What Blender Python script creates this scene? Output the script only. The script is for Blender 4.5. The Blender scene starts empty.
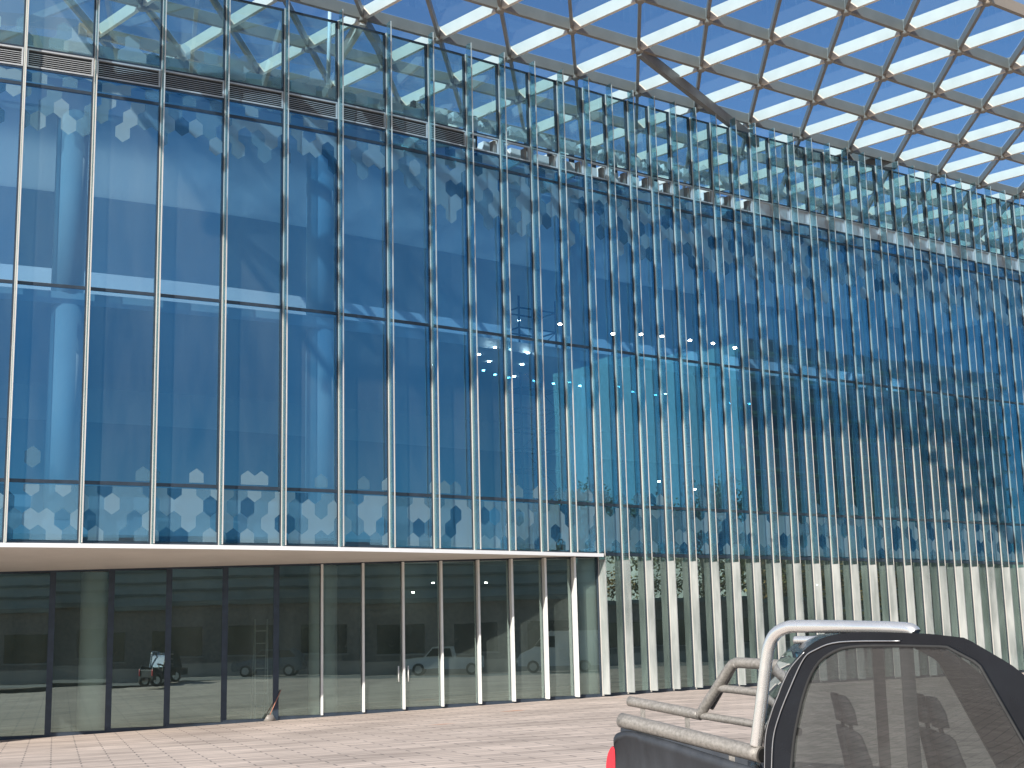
import bpy, math, random
from mathutils import Vector, Matrix, Quaternion
R = random.Random(7)
S = bpy.context.scene
COL = S.collection
PI = math.pi
# ------------------------------------------------------------------ camera
F, PITCH, ROLL, EYE = 1402.9, math.radians(10.470), math.radians(-1.345), 1.7556
def ray(u, w):
    a, b = u - 512, w - 384
    c, s = math.cos(-ROLL), math.sin(-ROLL)
    px, py = c*a - s*b, s*a + c*b
    d = (px/F, 1.0, -py/F); cp, sp = math.cos(PITCH), math.sin(PITCH)
    return Vector((d[0], d[1]*cp - d[2]*sp, d[1]*sp + d[2]*cp))
E0 = Vector((0, 0, EYE))
def atY(u, w, Y):
    d = ray(u, w); return E0 + d*(Y/d.y)
def on_line(u, w, A, B):
    """point of the sight line through a vertical plane over the line A-B"""
    d = ray(u, w); ax, ay = A[0], A[1]; bx, by = B[0]-A[0], B[1]-A[1]
    t = (ax*by - ay*bx) / (d.x*by - d.y*bx)
    return E0 + d*t
cam_d = bpy.data.cameras.new('camera'); cam = bpy.data.objects.new('camera', cam_d); COL.objects.link(cam)
c0 = ray(512, 384); xr = (ray(513, 384) - c0).normalized(); yu = -(ray(512, 385) - c0).normalized(); zb = xr.cross(yu)
cam.matrix_world = Matrix(((xr.x, yu.x, zb.x, 0), (xr.y, yu.y, zb.y, 0), (xr.z, yu.z, zb.z, EYE), (0, 0, 0, 1)))
cam_d.sensor_width = 36; cam_d.lens = F/1024*36; cam_d.clip_end = 5000; cam_d.clip_start = 0.05
S.camera = cam

# ------------------------------------------------------------------ materials
def mat(name):
    m = bpy.data.materials.new(name); m.use_nodes = True
    nt = m.node_tree; nt.nodes.clear()
    out = nt.nodes.new('ShaderNodeOutputMaterial')
    return m, nt, out
def N(nt, kind, **kw):
    n = nt.nodes.new('ShaderNode'+kind)
    for k, v in kw.items(): setattr(n, k, v)
    return n
def setv(n, **kw):
    for k, v in kw.items(): n.inputs[k.replace('_', ' ')].default_value = v
def coords(nt, scale=(1, 1, 1), rot=(0, 0, 0), kind='Object'):
    tc = N(nt, 'TexCoord'); mp = N(nt, 'Mapping'); nt.links.new(tc.outputs[kind], mp.inputs['Vector'])
    mp.inputs['Scale'].default_value = scale; mp.inputs['Rotation'].default_value = rot
    return mp.outputs['Vector']
def noise(nt, vec, scale, detail=4, rough=.55):
    n = N(nt, 'TexNoise'); nt.links.new(vec, n.inputs['Vector']); setv(n, Scale=scale, Detail=detail, Roughness=rough)
    return n.outputs['Fac']
def ramp(nt, fac, stops):
    r = N(nt, 'ValToRGB'); nt.links.new(fac, r.inputs['Fac'])
    el = r.color_ramp.elements
    while len(el) < len(stops): el.new(0.5)
    for e, (p, c) in zip(el, stops):
        e.position = p; e.color = (c[0], c[1], c[2], 1) if hasattr(c, '__len__') else (c, c, c, 1)
    return r.outputs['Color']
def solid(name, col, rough=.5, metal=0.0, var=.15, nscale=3.0, bump=0.0, spec=.5, stretch=(1, 1, 1)):
    m, nt, out = mat(name)
    b = N(nt, 'BsdfPrincipled'); nt.links.new(b.outputs[0], out.inputs[0])
    v = coords(nt, stretch)
    f = noise(nt, v, nscale, 6)
    lo = tuple(c*(1-var) for c in col); hi = tuple(min(1, c*(1+var)) for c in col)
    nt.links.new(ramp(nt, f, [(.3, lo), (.7, hi)]), b.inputs['Base Color'])
    setv(b, Metallic=metal); b.inputs['Specular IOR Level'].default_value = spec
    nt.links.new(ramp(nt, noise(nt, v, nscale*3.7, 4), [(.3, max(0, rough-.08)), (.7, min(1, rough+.08))]), b.inputs['Roughness'])
    if bump:
        bp = N(nt, 'Bump'); setv(bp, Strength=bump, Distance=.01); nt.links.new(noise(nt, v, nscale*12, 4), bp.inputs['Height'])
        nt.links.new(bp.outputs[0], b.inputs['Normal'])
    return m
def glass(name, tint, gloss, fac, rough=0.0, fres=0.0, dirt=0.0, dcol=(.5, .55, .55), wave=.008):
    """sheet glass: tinted see-through + mirror coat + a thin film of dust"""
    m, nt, out = mat(name)
    tr = N(nt, 'BsdfTransparent'); tr.inputs[0].default_value = (*tint, 1)
    gl = N(nt, 'BsdfGlossy'); gl.inputs['Color'].default_value = (*gloss, 1); gl.inputs['Roughness'].default_value = rough
    v = coords(nt)
    if wave:
        bp = N(nt, 'Bump'); setv(bp, Strength=wave, Distance=.05); nt.links.new(noise(nt, v, .9, 2), bp.inputs['Height'])
        nt.links.new(bp.outputs[0], gl.inputs['Normal'])
    lw = N(nt, 'Fresnel'); lw.inputs['IOR'].default_value = 1.5
    ma = N(nt, 'Math', operation='MULTIPLY_ADD'); ma.use_clamp = True
    nt.links.new(lw.outputs[0], ma.inputs[0]); ma.inputs[1].default_value = fres
    oi = N(nt, 'ObjectInfo'); mr = N(nt, 'MapRange'); nt.links.new(oi.outputs['Random'], mr.inputs['Value']); mr.inputs['To Min'].default_value = fac*.80; mr.inputs['To Max'].default_value = fac*1.2
    nt.links.new(mr.outputs[0], ma.inputs[2])
    mx = N(nt, 'MixShader'); nt.links.new(ma.outputs[0], mx.inputs[0]); nt.links.new(tr.outputs[0], mx.inputs[1]); nt.links.new(gl.outputs[0], mx.inputs[2])
    res = mx
    if dirt:
        df = N(nt, 'BsdfDiffuse'); df.inputs[0].default_value = (*dcol, 1)
        mx2 = N(nt, 'MixShader')
        nt.links.new(ramp(nt, noise(nt, coords(nt, (1, 1, .25)), 1.3, 6), [(.3, dirt*.4), (.75, dirt*1.6)]), mx2.inputs[0])
        nt.links.new(mx.outputs[0], mx2.inputs[1]); nt.links.new(df.outputs[0], mx2.inputs[2]); res = mx2
    nt.links.new(res.outputs[0], out.inputs[0])
    return m
def frit(name, col, a):
    m, nt, out = mat(name)
    tr = N(nt, 'BsdfTransparent'); df = N(nt, 'BsdfDiffuse'); df.inputs[0].default_value = (*col, 1)
    tl = N(nt, 'BsdfTranslucent'); tl.inputs[0].default_value = (*col, 1)
    ad = N(nt, 'MixShader'); ad.inputs[0].default_value = .4; nt.links.new(df.outputs[0], ad.inputs[1]); nt.links.new(tl.outputs[0], ad.inputs[2])
    mx = N(nt, 'MixShader'); mx.inputs[0].default_value = a
    nt.links.new(tr.outputs[0], mx.inputs[1]); nt.links.new(ad.outputs[0], mx.inputs[2]); nt.links.new(mx.outputs[0], out.inputs[0])
    return m
def emit(name, col, st):
    m, nt, out = mat(name); e = N(nt, 'Emission'); e.inputs[0].default_value = (*col, 1); e.inputs[1].default_value = st
    nt.links.new(e.outputs[0], out.inputs[0]); return m

M = {}
M['blue'] = glass('blue_coated_glass', (.37, .59, .74), (.13, .53, .90), .27, fres=.35, dirt=.055, dcol=(.40, .50, .55))
M['parapet'] = glass('parapet_glass', (.60, .80, .80), (.62, .88, .95), .13, fres=.6, dirt=.09, dcol=(.5, .58, .55))
M['shop'] = glass('clear_shop_glass', (.72, .84, .78), (.70, .88, .82), .31, fres=.6, dirt=.06, dcol=(.46, .56, .51))
M['fin'] = glass('fin_glass', (.74, .88, .90), (.8, .95, 1), .07, fres=.5, dirt=.022, dcol=(.72, .78, .78))
M['foot'] = glass('fin_foot_lit_glass', (.62, .74, .76), (.85, .95, 1), .12, fres=.6, dirt=.55, dcol=(.56, .57, .55))  # sunlit white of the lower fin ends put into a paler glass
M['canopy_glass'] = glass('canopy_glass', (.42, .64, .84), (.9, .95, 1), .02, fres=.25, dirt=.012, dcol=(.6, .62, .65))
M['frit_a'] = frit('frit_pale', (.42, .62, .72), .42)
M['frit_b'] = frit('frit_mid', (.24, .45, .58), .32)
M['frit_c'] = frit('frit_dark', (.03, .13, .26), .42)
M['steel'] = solid('fin_steel', (.68, .64, .58), .4, .25, .12, 2, stretch=(1, 1, .2))
M['white_steel'] = solid('pale_steel', (.72, .72, .69), .42, .0, .06, 2)
M['dark_frame'] = solid('dark_frame', (.035, .05, .07), .4, .2, .2, 4)
M['frame_grey'] = solid('frame_grey', (.50, .51, .52), .45, .3, .1, 4)
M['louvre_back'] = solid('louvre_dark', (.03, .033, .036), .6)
M['soffit'] = solid('soffit_beige', (.64, .61, .56), .6, 0, .06, .6)
M['fascia'] = solid('fascia_white', (.80, .80, .80), .45, 0, .04, 1)
M['beam'] = solid('canopy_paint', (.80, .69, .57), .45, 0, .06, 1.2)
M['rib'] = solid('rib_shade_tone', (.26, .235, .21), .5, 0, .1, 1.2); M['long'] = solid('long_beam_shade_tone', (.30, .255, .21), .5, 0, .1, 1.2)  # shade on ribs and long beams put into darker colours than the diagonals
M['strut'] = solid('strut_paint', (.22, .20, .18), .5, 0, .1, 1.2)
M['interior'] = solid('interior_white', (.90, .91, .88), .7, 0, .04, .4)
M['interior_mid'] = solid('interior_mid', (.55, .60, .63), .7, 0, .08, .4)
M['interior_low'] = solid('interior_low', (.30, .34, .38), .7, 0, .08, .4)
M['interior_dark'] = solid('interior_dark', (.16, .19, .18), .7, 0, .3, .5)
M['column'] = solid('plaster_column', (.84, .86, .82), .7, 0, .05, .7)
m, nt, out = mat('added_light_diffuser'); d_ = N(nt, 'BsdfDiffuse'); d_.inputs[0].default_value = (.8, .82, .8, 1); t_ = N(nt, 'BsdfTranslucent'); t_.inputs[0].default_value = (.85, .87, .85, 1)
x_ = N(nt, 'MixShader'); x_.inputs[0].default_value = .6; nt.links.new(d_.outputs[0], x_.inputs[1]); nt.links.new(t_.outputs[0], x_.inputs[2]); nt.links.new(x_.outputs[0], out.inputs[0]); M['diffuser'] = m  # added translucent sheet material, passes sun to brighten the upper storey
M['concrete'] = solid('concrete', (.34, .33, .31), .85, 0, .15, .5, .2)
M['roof'] = solid('roof_membrane', (.45, .45, .44), .8, 0, .1, .4)
M['lamp'] = emit('downlight_glow', (1, .95, .86), 30)

# paving: long narrow pavers
def paving():
    m, nt, out = mat('plaza_pavers')
    b = N(nt, 'BsdfPrincipled'); nt.links.new(b.outputs[0], out.inputs[0])
    v = coords(nt, (1, 1, 1), (0, 0, math.radians(-18)))
    br = N(nt, 'TexBrick'); nt.links.new(v, br.inputs['Vector'])
    setv(br, Scale=1.0, Mortar_Size=.02, Mortar_Smooth=.3, Bias=-.1, Brick_Width=1.2, Row_Height=.4)
    br.inputs['Color1'].default_value = (.62, .515, .445, 1); br.inputs['Color2'].default_value = (.51, .425, .37, 1); br.inputs['Mortar'].default_value = (.24, .21, .195, 1)
    n1 = ramp(nt, noise(nt, v, .35, 5), [(.28, .70), (.7, 1.08)])
    n2 = ramp(nt, noise(nt, coords(nt, (.25, 2.2, 1), (0, 0, math.radians(-18))), 1.2, 5), [(.35, .70), (.65, 1.1)])
    mx = N(nt, 'MixRGB', blend_type='MULTIPLY'); mx.inputs[0].default_value = 1; nt.links.new(br.outputs[0], mx.inputs[1]); nt.links.new(n1, mx.inputs[2])
    mx2 = N(nt, 'MixRGB', blend_type='MULTIPLY'); mx2.inputs[0].default_value = .9; nt.links.new(mx.outputs[0], mx2.inputs[1]); nt.links.new(n2, mx2.inputs[2])
    last = mx2.outputs[0]
    tc = N(nt, 'TexCoord')
    for (u, w, Y, rx, ry) in STAINS:          # rusty spill marks on the stones
        c = atY(u, w, Y)
        mp = N(nt, 'Mapping'); nt.links.new(tc.outputs['Object'], mp.inputs['Vector'])
        mp.inputs['Location'].default_value = (-c.x/rx, -c.y/ry, 0); mp.inputs['Scale'].default_value = (1/rx, 1/ry, 0)
        ln = N(nt, 'VectorMath', operation='LENGTH'); nt.links.new(mp.outputs[0], ln.inputs[0])
        ad = N(nt, 'Math', operation='ADD'); nt.links.new(ln.outputs['Value'], ad.inputs[0]); nt.links.new(noise(nt, v, 2.5, 4), ad.inputs[1])
        k = ramp(nt, ad.outputs[0], [(.6, .55), (1.0, 0)])
        mm = N(nt, 'MixRGB'); nt.links.new(k, mm.inputs[0]); nt.links.new(last, mm.inputs[1]); mm.inputs[2].default_value = (.50, .20, .09, 1)
        last = mm.outputs[0]
    nt.links.new(last, b.inputs['Base Color']); setv(b, Roughness=.8); b.inputs['Specular IOR Level'].default_value = .25
    bp = N(nt, 'Bump'); setv(bp, Strength=.3, Distance=.01); nt.links.new(br.outputs['Fac'], bp.inputs['Height']); bp.invert = True
    nt.links.new(bp.outputs[0], b.inputs['Normal'])
    return m
STAINS = [(514, 711.5, 42.0, .75, .9), (443, 723.5, 37.0, .8, .5), (619, 698, 47.0, .8, .5)]
M['paving'] = paving()
M['asphalt'] = solid('asphalt', (.16, .16, .155), .85, 0, .25, 3, .3)

# ------------------------------------------------------------------ mesh helper
class MB:
    def __init__(s): s.v = []; s.f = []; s.m = []; s.sm = []
    def quad(s, pts, mi=0, smooth=False):
        k = len(s.v); s.v += [tuple(p) for p in pts]; s.f.append(tuple(range(k, k+len(pts)))); s.m.append(mi); s.sm.append(smooth)
    def obox(s, o, a, b, c, mi=0):
        """box: corner o, edge vectors a,b,c"""
        o, a, b, c = map(Vector, (o, a, b, c)); k = len(s.v)
        P = [o, o+a, o+a+b, o+b]; s.v += [tuple(p) for p in P] + [tuple(p+c) for p in P]
        fl = [(0, 3, 2, 1), (4, 5, 6, 7), (0, 1, 5, 4), (1, 2, 6, 5), (2, 3, 7, 6), (3, 0, 4, 7)]
        if a.cross(b).dot(c) < 0: fl = [f[::-1] for f in fl]
        for f in fl: s.f.append(tuple(k+i for i in f)); s.m.append(mi); s.sm.append(False)
    def box(s, x0, x1, y0, y1, z0, z1, mi=0): s.obox((x0, y0, z0), (x1-x0, 0, 0), (0, y1-y0, 0), (0, 0, z1-z0), mi)
    def bar(s, A, B, w, h, mi=0):
        """box along A-B, w wide (level), h deep"""
        A, B = Vector(A), Vector(B); d = B-A; sd = d.cross(Vector((0, 0, 1)))
        sd = sd.normalized() if sd.length > 1e-6 else Vector((1, 0, 0)); up = sd.cross(d).normalized()
        s.obox(A - sd*w/2 - up*h/2, d, sd*w, up*h, mi)
    def tube(s, pts, r, n=12, mi=0, cap=True):
        pts = [Vector(p) for p in pts]; rs = r if isinstance(r, (list, tuple)) else [r]*len(pts)
        k = len(s.v); t0 = (pts[1]-pts[0]).normalized(); ref = Vector((0, 0, 1)) if abs(t0.z) < .9 else Vector((1, 0, 0))
        u = t0.cross(ref).normalized()
        for i, p in enumerate(pts):
            t = (pts[min(i+1, len(pts)-1)] - pts[max(i-1, 0)]).normalized()
            u = (u - t*u.dot(t)).normalized(); w = t.cross(u)
            for j in range(n):
                a = 2*PI*j/n; s.v.append(tuple(p + (u*math.cos(a) + w*math.sin(a))*rs[i]))
        for i in range(len(pts)-1):
            for j in range(n):
                a, b = k+i*n+j, k+i*n+(j+1) % n; s.f.append((a, b, b+n, a+n)); s.m.append(mi); s.sm.append(True)
        if cap:
            s.f.append(tuple(k+j for j in range(n))[::-1]); s.m.append(mi); s.sm.append(False)
            e = k+(len(pts)-1)*n; s.f.append(tuple(e+j for j in range(n))); s.m.append(mi); s.sm.append(False)
    def loft(s, rings, mi=0, smooth=True, cap=True):
        k = len(s.v); n = len(rings[0])
        for r in rings: s.v += [tuple(p) for p in r]
        for i in range(len(rings)-1):
            for j in range(n):
                a, b = k+i*n+j, k+i*n+(j+1) % n; s.f.append((a, b, b+n, a+n)); s.m.append(mi); s.sm.append(smooth)
        if cap:
            s.f.append(tuple(k+j for j in range(n))[::-1]); s.m.append(mi); s.sm.append(False)
            e = k+(len(rings)-1)*n; s.f.append(tuple(e+j for j in range(n))); s.m.append(mi); s.sm.append(False)
    def prism(s, poly, d, mi=0):
        """extrude a planar polygon by vector d"""
        d = Vector(d); s.loft([[Vector(p) for p in poly], [Vector(p)+d for p in poly]], mi, False)
    def build(s, name, mats, parent=None, bevel=0):
        me = bpy.data.meshes.new(name); me.from_pydata(s.v, [], s.f)
        for m in (mats if isinstance(mats, (list, tuple)) else [mats]): me.materials.append(m)
        me.polygons.foreach_set('material_index', s.m); me.polygons.foreach_set('use_smooth', s.sm)
        me.validate(); me.update()
        o = bpy.data.objects.new(name, me); COL.objects.link(o)
        if parent:
            o.parent = parent
            pl = Vector((0, 0, 0)); q = parent
            while q: pl += q.location; q = q.parent
            if pl.length > 0: me.transform(Matrix.Translation(-pl))
        if bevel:
            b = o.modifiers.new('bevel', 'BEVEL'); b.width = bevel; b.segments = 2; b.limit_method = 'ANGLE'
        return o
def tag(o, label=None, cat=None, group=None, kind=None):
    if label: o['label'] = label
    if cat: o['category'] = cat
    if group: o['group'] = group
    if kind: o['kind'] = kind
    return o
def empty(name, loc=(0, 0, 0)):
    o = bpy.data.objects.new(name, None); o.location = loc; COL.objects.link(o); return o

# ------------------------------------------------------------------ ground
def gz(x): # the plaza falls gently to the left
    if x >= 9: return 0.0
    if x > 1: t = (9-x)/8; return -.14*t*t
    return -.14 - .035*(1-x)
g = MB(); xs = [-400, -60, -28] + [1+.8*i for i in range(11)] + [400]
def gzc(x): return gz(max(x, -28))
for a, b in zip(xs, xs[1:]):
    g.quad([(a, -300, gzc(a)), (b, -300, gzc(b)), (b, 900, gzc(b)), (a, 900, gzc(a))], 0, True)
tag(g.build('plaza_ground', M['paving']), kind='structure')

# ------------------------------------------------------------------ facade line
X = [-8.52, -6.877, -5.316, -3.876, -2.565, -1.336, -0.218, 0.844, 1.853, 2.809, 3.688, 4.537, 5.391, 6.252, 7.111, 7.971, 8.837, 9.707, 10.581, 11.449]
Y = [40.401, 41.359, 42.344, 43.318, 44.252, 45.159, 46.011, 46.831, 47.61, 48.346, 49.024, 49.672, 50.309, 50.933, 51.545, 52.152, 52.762, 53.376, 53.995, 54.617]
PL = [Vector((x, y, 0)) for x, y in zip(X, Y)]
NL = 5; ang = 29.2
for i in range(NL):                     # the wall goes on to the left of the photograph ...
    a = math.radians(ang - 1.4*i); PL.insert(0, PL[0] - Vector((math.cos(a), math.sin(a), 0))*1.95)
for i in range(18):                     # ... and to the right
    a = math.radians(35.6); PL.append(PL[-1] + Vector((math.cos(a), math.sin(a), 0))*1.08)
NM = len(PL); I0 = NL; I9 = NL + 9
TN = []
for i in range(NM):
    t = (PL[min(i+1, NM-1)] - PL[max(i-1, 0)]).normalized(); TN.append((t, Vector((t.y, -t.x, 0))))
ZT, ZL1, ZL2, ZA, ZB, ZC, ZD = 21.537, 18.854, 18.232, 17.741, 11.919, 6.401, 4.7
def off(i, d, z): p = PL[i] + TN[i][1]*d; return Vector((p.x, p.y, z))      # d > 0 is outwards
BLD = empty('glass_building', (PL[I9].x, PL[I9].y, 0))
tag(BLD, 'tall curved glass-walled building with blue coated panes, upright steel fins and a recessed ground floor', 'building')
def part(mb, name, mats, parent=None, **k): return mb.build(name, mats, parent or BLD, **k)
def hexes(mb, A, B, z0, z1, dens, seed):
    """ceramic dots fused to the pane: pointed hexagons, scattered by the density dens(z)"""
    r = random.Random(seed); L = (B-A).length; t = (B-A)/L; n = Vector((t.y, -t.x, 0)); hw, hh = .21, .305
    row = 0; z = z0 - hh
    while z < z1 + hh:
        x = (hw if row % 2 else 0) - hw
        while x < L + hw:
            q = r.random(); d = dens((z-z0)/(z1-z0))
            if q < d:
                mi = 1 + (0 if (q3 := r.random()) < .5 else 1 if q3 < .86 else 2)
                pts = []
                for dx, dz in ((0, hh), (-hw, hh/2), (-hw, -hh/2), (0, -hh), (hw, -hh/2), (hw, hh/2)):
                    pts.append((min(max(x+dx, .04), L-.04), min(max(z+dz, z0+.04), z1-.04)))
                xsx = [p[0] for p in pts]; zsz = [p[1] for p in pts]
                if max(xsx)-min(xsx) > .05 and max(zsz)-min(zsz) > .05:
                    mb.quad([A + t*p[0] + n*.007 + Vector((0, 0, p[1])) for p in pts][::-1], mi)
            x += 2*hw
        z += 1.5*hh; row += 1
def pane(i, z0, z1, name, mk, dens=None, inset=.03, tilt=.0025, A=None, B=None, parent=None):
    a = (A or off(i, 0, 0)); b = (B or off(i+1, 0, 0)); t = (b-a).normalized(); n = Vector((t.y, -t.x, 0))
    a2, b2 = a + t*inset, b - t*inset
    w = (b-a).length; h = z1-z0
    d = [n*(R.uniform(-tilt, tilt)*w*.5) for _ in range(2)]; e = R.uniform(-tilt, tilt)*h*.3
    mb = MB()
    z = lambda v: Vector((0, 0, v))
    mb.quad([a2+d[0]-n*e+z(z0), b2+d[1]-n*e+z(z0), b2+d[1]+n*e+z(z1), a2+d[0]+n*e+z(z1)], 0)
    if dens: hexes(mb, a, b, z0, z1, dens, i*31+int(z0*10))
    return part(mb, name, [M[mk], M['frit_a'], M['frit_b'], M['frit_c']], parent)

# panes
for i in range(NM-1):
    pane(i, ZL1+.04, ZT, 'parapet_pane', 'parapet', lambda s: .85-2.0*s if s < .42 else 0)
    pane(i, ZA+.05, ZL2-.03, 'spandrel_pane', 'blue', lambda s: .7)
    k = .25 if i < I0+4 else .42
    pane(i, ZB+.05, ZA-.04, 'upper_window', 'blue', (lambda k: lambda s: max(0, min(.85, (s-1+k)*5)))(k))
    pane(i, ZC+.05, ZB-.05, 'middle_window', 'blue', lambda s: max(0, .4-3.2*s))
    pane(i, ZD+.06, ZC-.05, 'lower_window', 'blue', lambda s: .88)
# ventilation strip under the parapet
for i in range(NM-1):
    a, b = off(i, .0, 0), off(i+1, .0, 0); t = (b-a).normalized(); n = Vector((t.y, -t.x, 0)); L = (b-a).length
    z = lambda v: Vector((0, 0, v))
    zl, zh = ZL2+.03, ZL1-.03
    mb = MB(); fr = .045
    a1, b1 = a+t*.05, b-t*.05; L1 = L-.1
    mb.obox(a1+z(zl)-n*.06, t*L1, n*.09, z(fr)); mb.obox(a1+z(zh-fr)-n*.06, t*L1, n*.09, z(fr))
    mb.obox(a1+z(zl+fr)-n*.06, t*fr, n*.09, z(zh-zl-2*fr)); mb.obox(b1-t*fr+z(zl+fr)-n*.06, t*fr, n*.09, z(zh-zl-2*fr))
    if i < I0+5:
        f = part(mb, 'vent_louvre', M['frame_grey'])
        sl = MB(); zz = zl+fr+.01
        while zz < zh-fr-.03:
            sl.obox(a1+t*fr+z(zz)-n*.03, t*(L1-2*fr), n*.035+z(-.02), z(.012)); zz += .062
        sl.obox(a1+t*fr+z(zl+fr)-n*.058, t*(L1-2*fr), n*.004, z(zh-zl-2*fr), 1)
        part(sl, 'slats', [M['frame_grey'], M['louvre_back']], f)
    elif i < I0+17:
        f = part(mb, 'vent_opening', M['frame_grey'])
        bx = MB(); bx.obox(b1-t*(fr+.12)+z(zl+fr)-n*.3, t*.10, n*.22, z(zh-zl-2*fr-.002)); part(bx, 'bracket', M['strut'], f)
    else:
        mb.obox(a1+t*fr+z(zl+fr)-n*.05, t*(L1-2*fr), n*.03, z(zh-zl-2*fr), 0); part(mb, 'vent_cover', M['frame_grey'])
# transoms
for zc, h in ((ZT+.03, .05), (ZL1, .06), (ZL2, .06), (ZA, .09), (ZB, .09), (ZC, .10), (ZD, .12)):
    mb = MB()
    for i in range(NM-1):
        a, b = off(i, 0, 0), off(i+1, 0, 0); t = (b-a).normalized(); n = Vector((t.y, -t.x, 0))
        mb.obox(a + t*.031 - n*.07 + Vector((0, 0, zc-h/2)), (b-a) - t*.062, n*.085, (0, 0, h))
    part(mb, 'transom', M['dark_frame'])
# mullions with glass fins
for i in range(NM):
    t, n = TN[i]; z0 = ZD-.01 if i < I9 else gz(PL[i].x)+.03; p = off(i, 0, 0)
    mb = MB(); z = lambda v: Vector((0, 0, v))
    mb.obox(p - t*.03 - n*.16 + z(z0), t*.058, n*.16, z(ZT+.03-z0), 1)
    mb.obox(p - t*.03 + z(z0), t*.06, n*.055, z(ZT+.06-z0), 0)
    mb.obox(p - t*.075 - n*.1 + z(z0), t*.044, n*.12, z(ZT+.02-z0), 1)
    mo = part(mb, 'mullion', [M['steel'], M['dark_frame']])
    fd = .25 if i < I0+3 else min(.30, .25+.02*(i-I0-2))
    zf = z0 if i < I9 else ZD-.2
    fb = MB(); zf += .03 if i < I9 else 0; fb.obox(p - t*.011 + n*.056 + z(zf), t*.022, n*fd, z(ZT+.38-zf)); part(fb, 'glass_fin', M['fin'], mo)
    eb = MB(); ew = .034 if i < I9 else .024
    eb.obox(p - t*ew/2 + n*(.057+fd) + z(zf), t*ew, n*.018, z(ZT+.36-zf)); part(eb, 'fin_edge', M['steel'], mo)
    if i >= I9:
        sb = MB(); sb.obox(p - t*.018 + n*.056 + z(z0+.05), t*.036, n*(fd+.03), z(zf-z0-.052)); part(sb, 'fin_foot', M['foot'], mo)
# ground floor right of the recess
for i in range(I9, NM-1):
    pane(i, gz(PL[i].x)+.12, ZD-.06, 'ground_window', 'shop')
mb = MB()
for i in range(I9, NM-1):
    a, b = off(i, .0, gz(PL[i].x)-.05), off(i+1, .0, gz(PL[i].x)-.05); n = TN[i][1]
    mb.obox(a - n*.12, b-a, n*.17, (0, 0, .16))
part(mb, 'base_channel', M['dark_frame'])
# ---------------------------------------------------------------- recessed ground floor
RA, RB = Vector((-9.1, 44.5, 0)), Vector((2.809, 48.346, 0)); RT = (RB-RA).normalized(); RN = Vector((RT.y, -RT.x, 0))
rec = [on_line(u, w, RA, RB) for u, w in ((223.5, 720), (275.5, 717), (321.5, 714), (363, 711.5), (403.3, 708.7), (441.7, 706), (479, 703.3), (512.5, 701), (546, 699), (575.5, 697))]
rec = [Vector((p.x, p.y, 0)) for p in rec]
for k in range(6): rec.insert(0, rec[0] - RT*1.72)
rec.append(Vector((RB.x, RB.y, 0)) - RT*.06)
def zin(p): return 4.36 + .0225*(p.x+9.1)       # underside where it meets the glass
for k in range(len(rec)-1):
    a, b = rec[k], rec[k+1]
    p = pane(k, gz(a.x)+.13, zin(a)-.05, 'shopfront_pane', 'shop', None, A=a, B=b)
    if k in (9, 10):      # the pair of glass doors
        hx = b - RT*.16 if k == 9 else a + RT*.16
        hb = MB()
        for dn in (.07, -.07):
            hb.tube([hx + RN*dn + Vector((0, 0, .62)), hx + RN*dn + Vector((0, 0, 1.12))], .02, 8)
        for zz in (.7, 1.04): hb.tube([hx + RN*.07 + Vector((0, 0, zz)), hx - RN*.07 + Vector((0, 0, zz))], .012, 6)
        part(hb, 'door_handle', M['white_steel'], p)
mb = MB(); hb = MB()
for k in range(len(rec)-1):
    a, b = rec[k], rec[k+1]
    mb.obox(a - RN*.12 + Vector((0, 0, gz(a.x)-.06)), b-a, RN*.18, (0, 0, .18))
    hb.obox(a - RN*.06 + Vector((0, 0, zin(a)-.055)), b-a + Vector((0, 0, zin(b)-zin(a))), RN*.1, (0, 0, .09))
part(mb, 'sill', M['dark_frame']); part(hb, 'head_channel', M['dark_frame'])
for k, p in enumerate(rec[:-1]):
    mb = MB(); z0 = gz(p.x)+.03; z1 = zin(p)-.02
    dk = k <= 7
    mb.obox(p - RT*(.09 if dk else .05) - RN*.13 + Vector((0, 0, z0)), RT*(.18 if dk else .06), RN*.15, (0, 0, z1-z0), 1)
    if k >= 8:
        dpt = min(.34, .08 + .035*(k-8)); mb.obox(p - RT*.035 + RN*.021 + Vector((0, 0, z0+.03)), RT*.07, RN*dpt, (0, 0, z1-z0-.04), 0)
    part(mb, 'post', [M['white_steel'], M['dark_frame']])
# wedge shaped overhang above the recess
sb = MB(); fb = MB()
for i in range(0, I9):
    a, b = off(i, .44, 4.57), off(i+1, .44, 4.57)
    if i == I9-1: b = b + TN[i][0]*-.12
    ia = RA + RT*((a-RA).dot(RT)); ib = RA + RT*((b-RA).dot(RT)); ia.z, ib.z = zin(ia), zin(ib)
    if i == I9-1: ib = Vector((RB.x, RB.y, zin(RB)))
    sb.quad([a, ia, ib, b][::-1], 0)
    fb.quad([a, b, off(i+1, .44, 4.685)+(TN[i][0]*-.12 if i == I9-1 else Vector()), off(i, .44, 4.685)], 0)
    fb.quad([off(i, .44, 4.685), off(i+1, .44, 4.685)+(TN[i][0]*-.12 if i == I9-1 else Vector()), off(i+1, -.1, 4.72), off(i, -.1, 4.72)], 0)
part(sb, 'overhang_soffit', M['soffit']); part(fb, 'overhang_fascia', M['fascia'])

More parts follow.
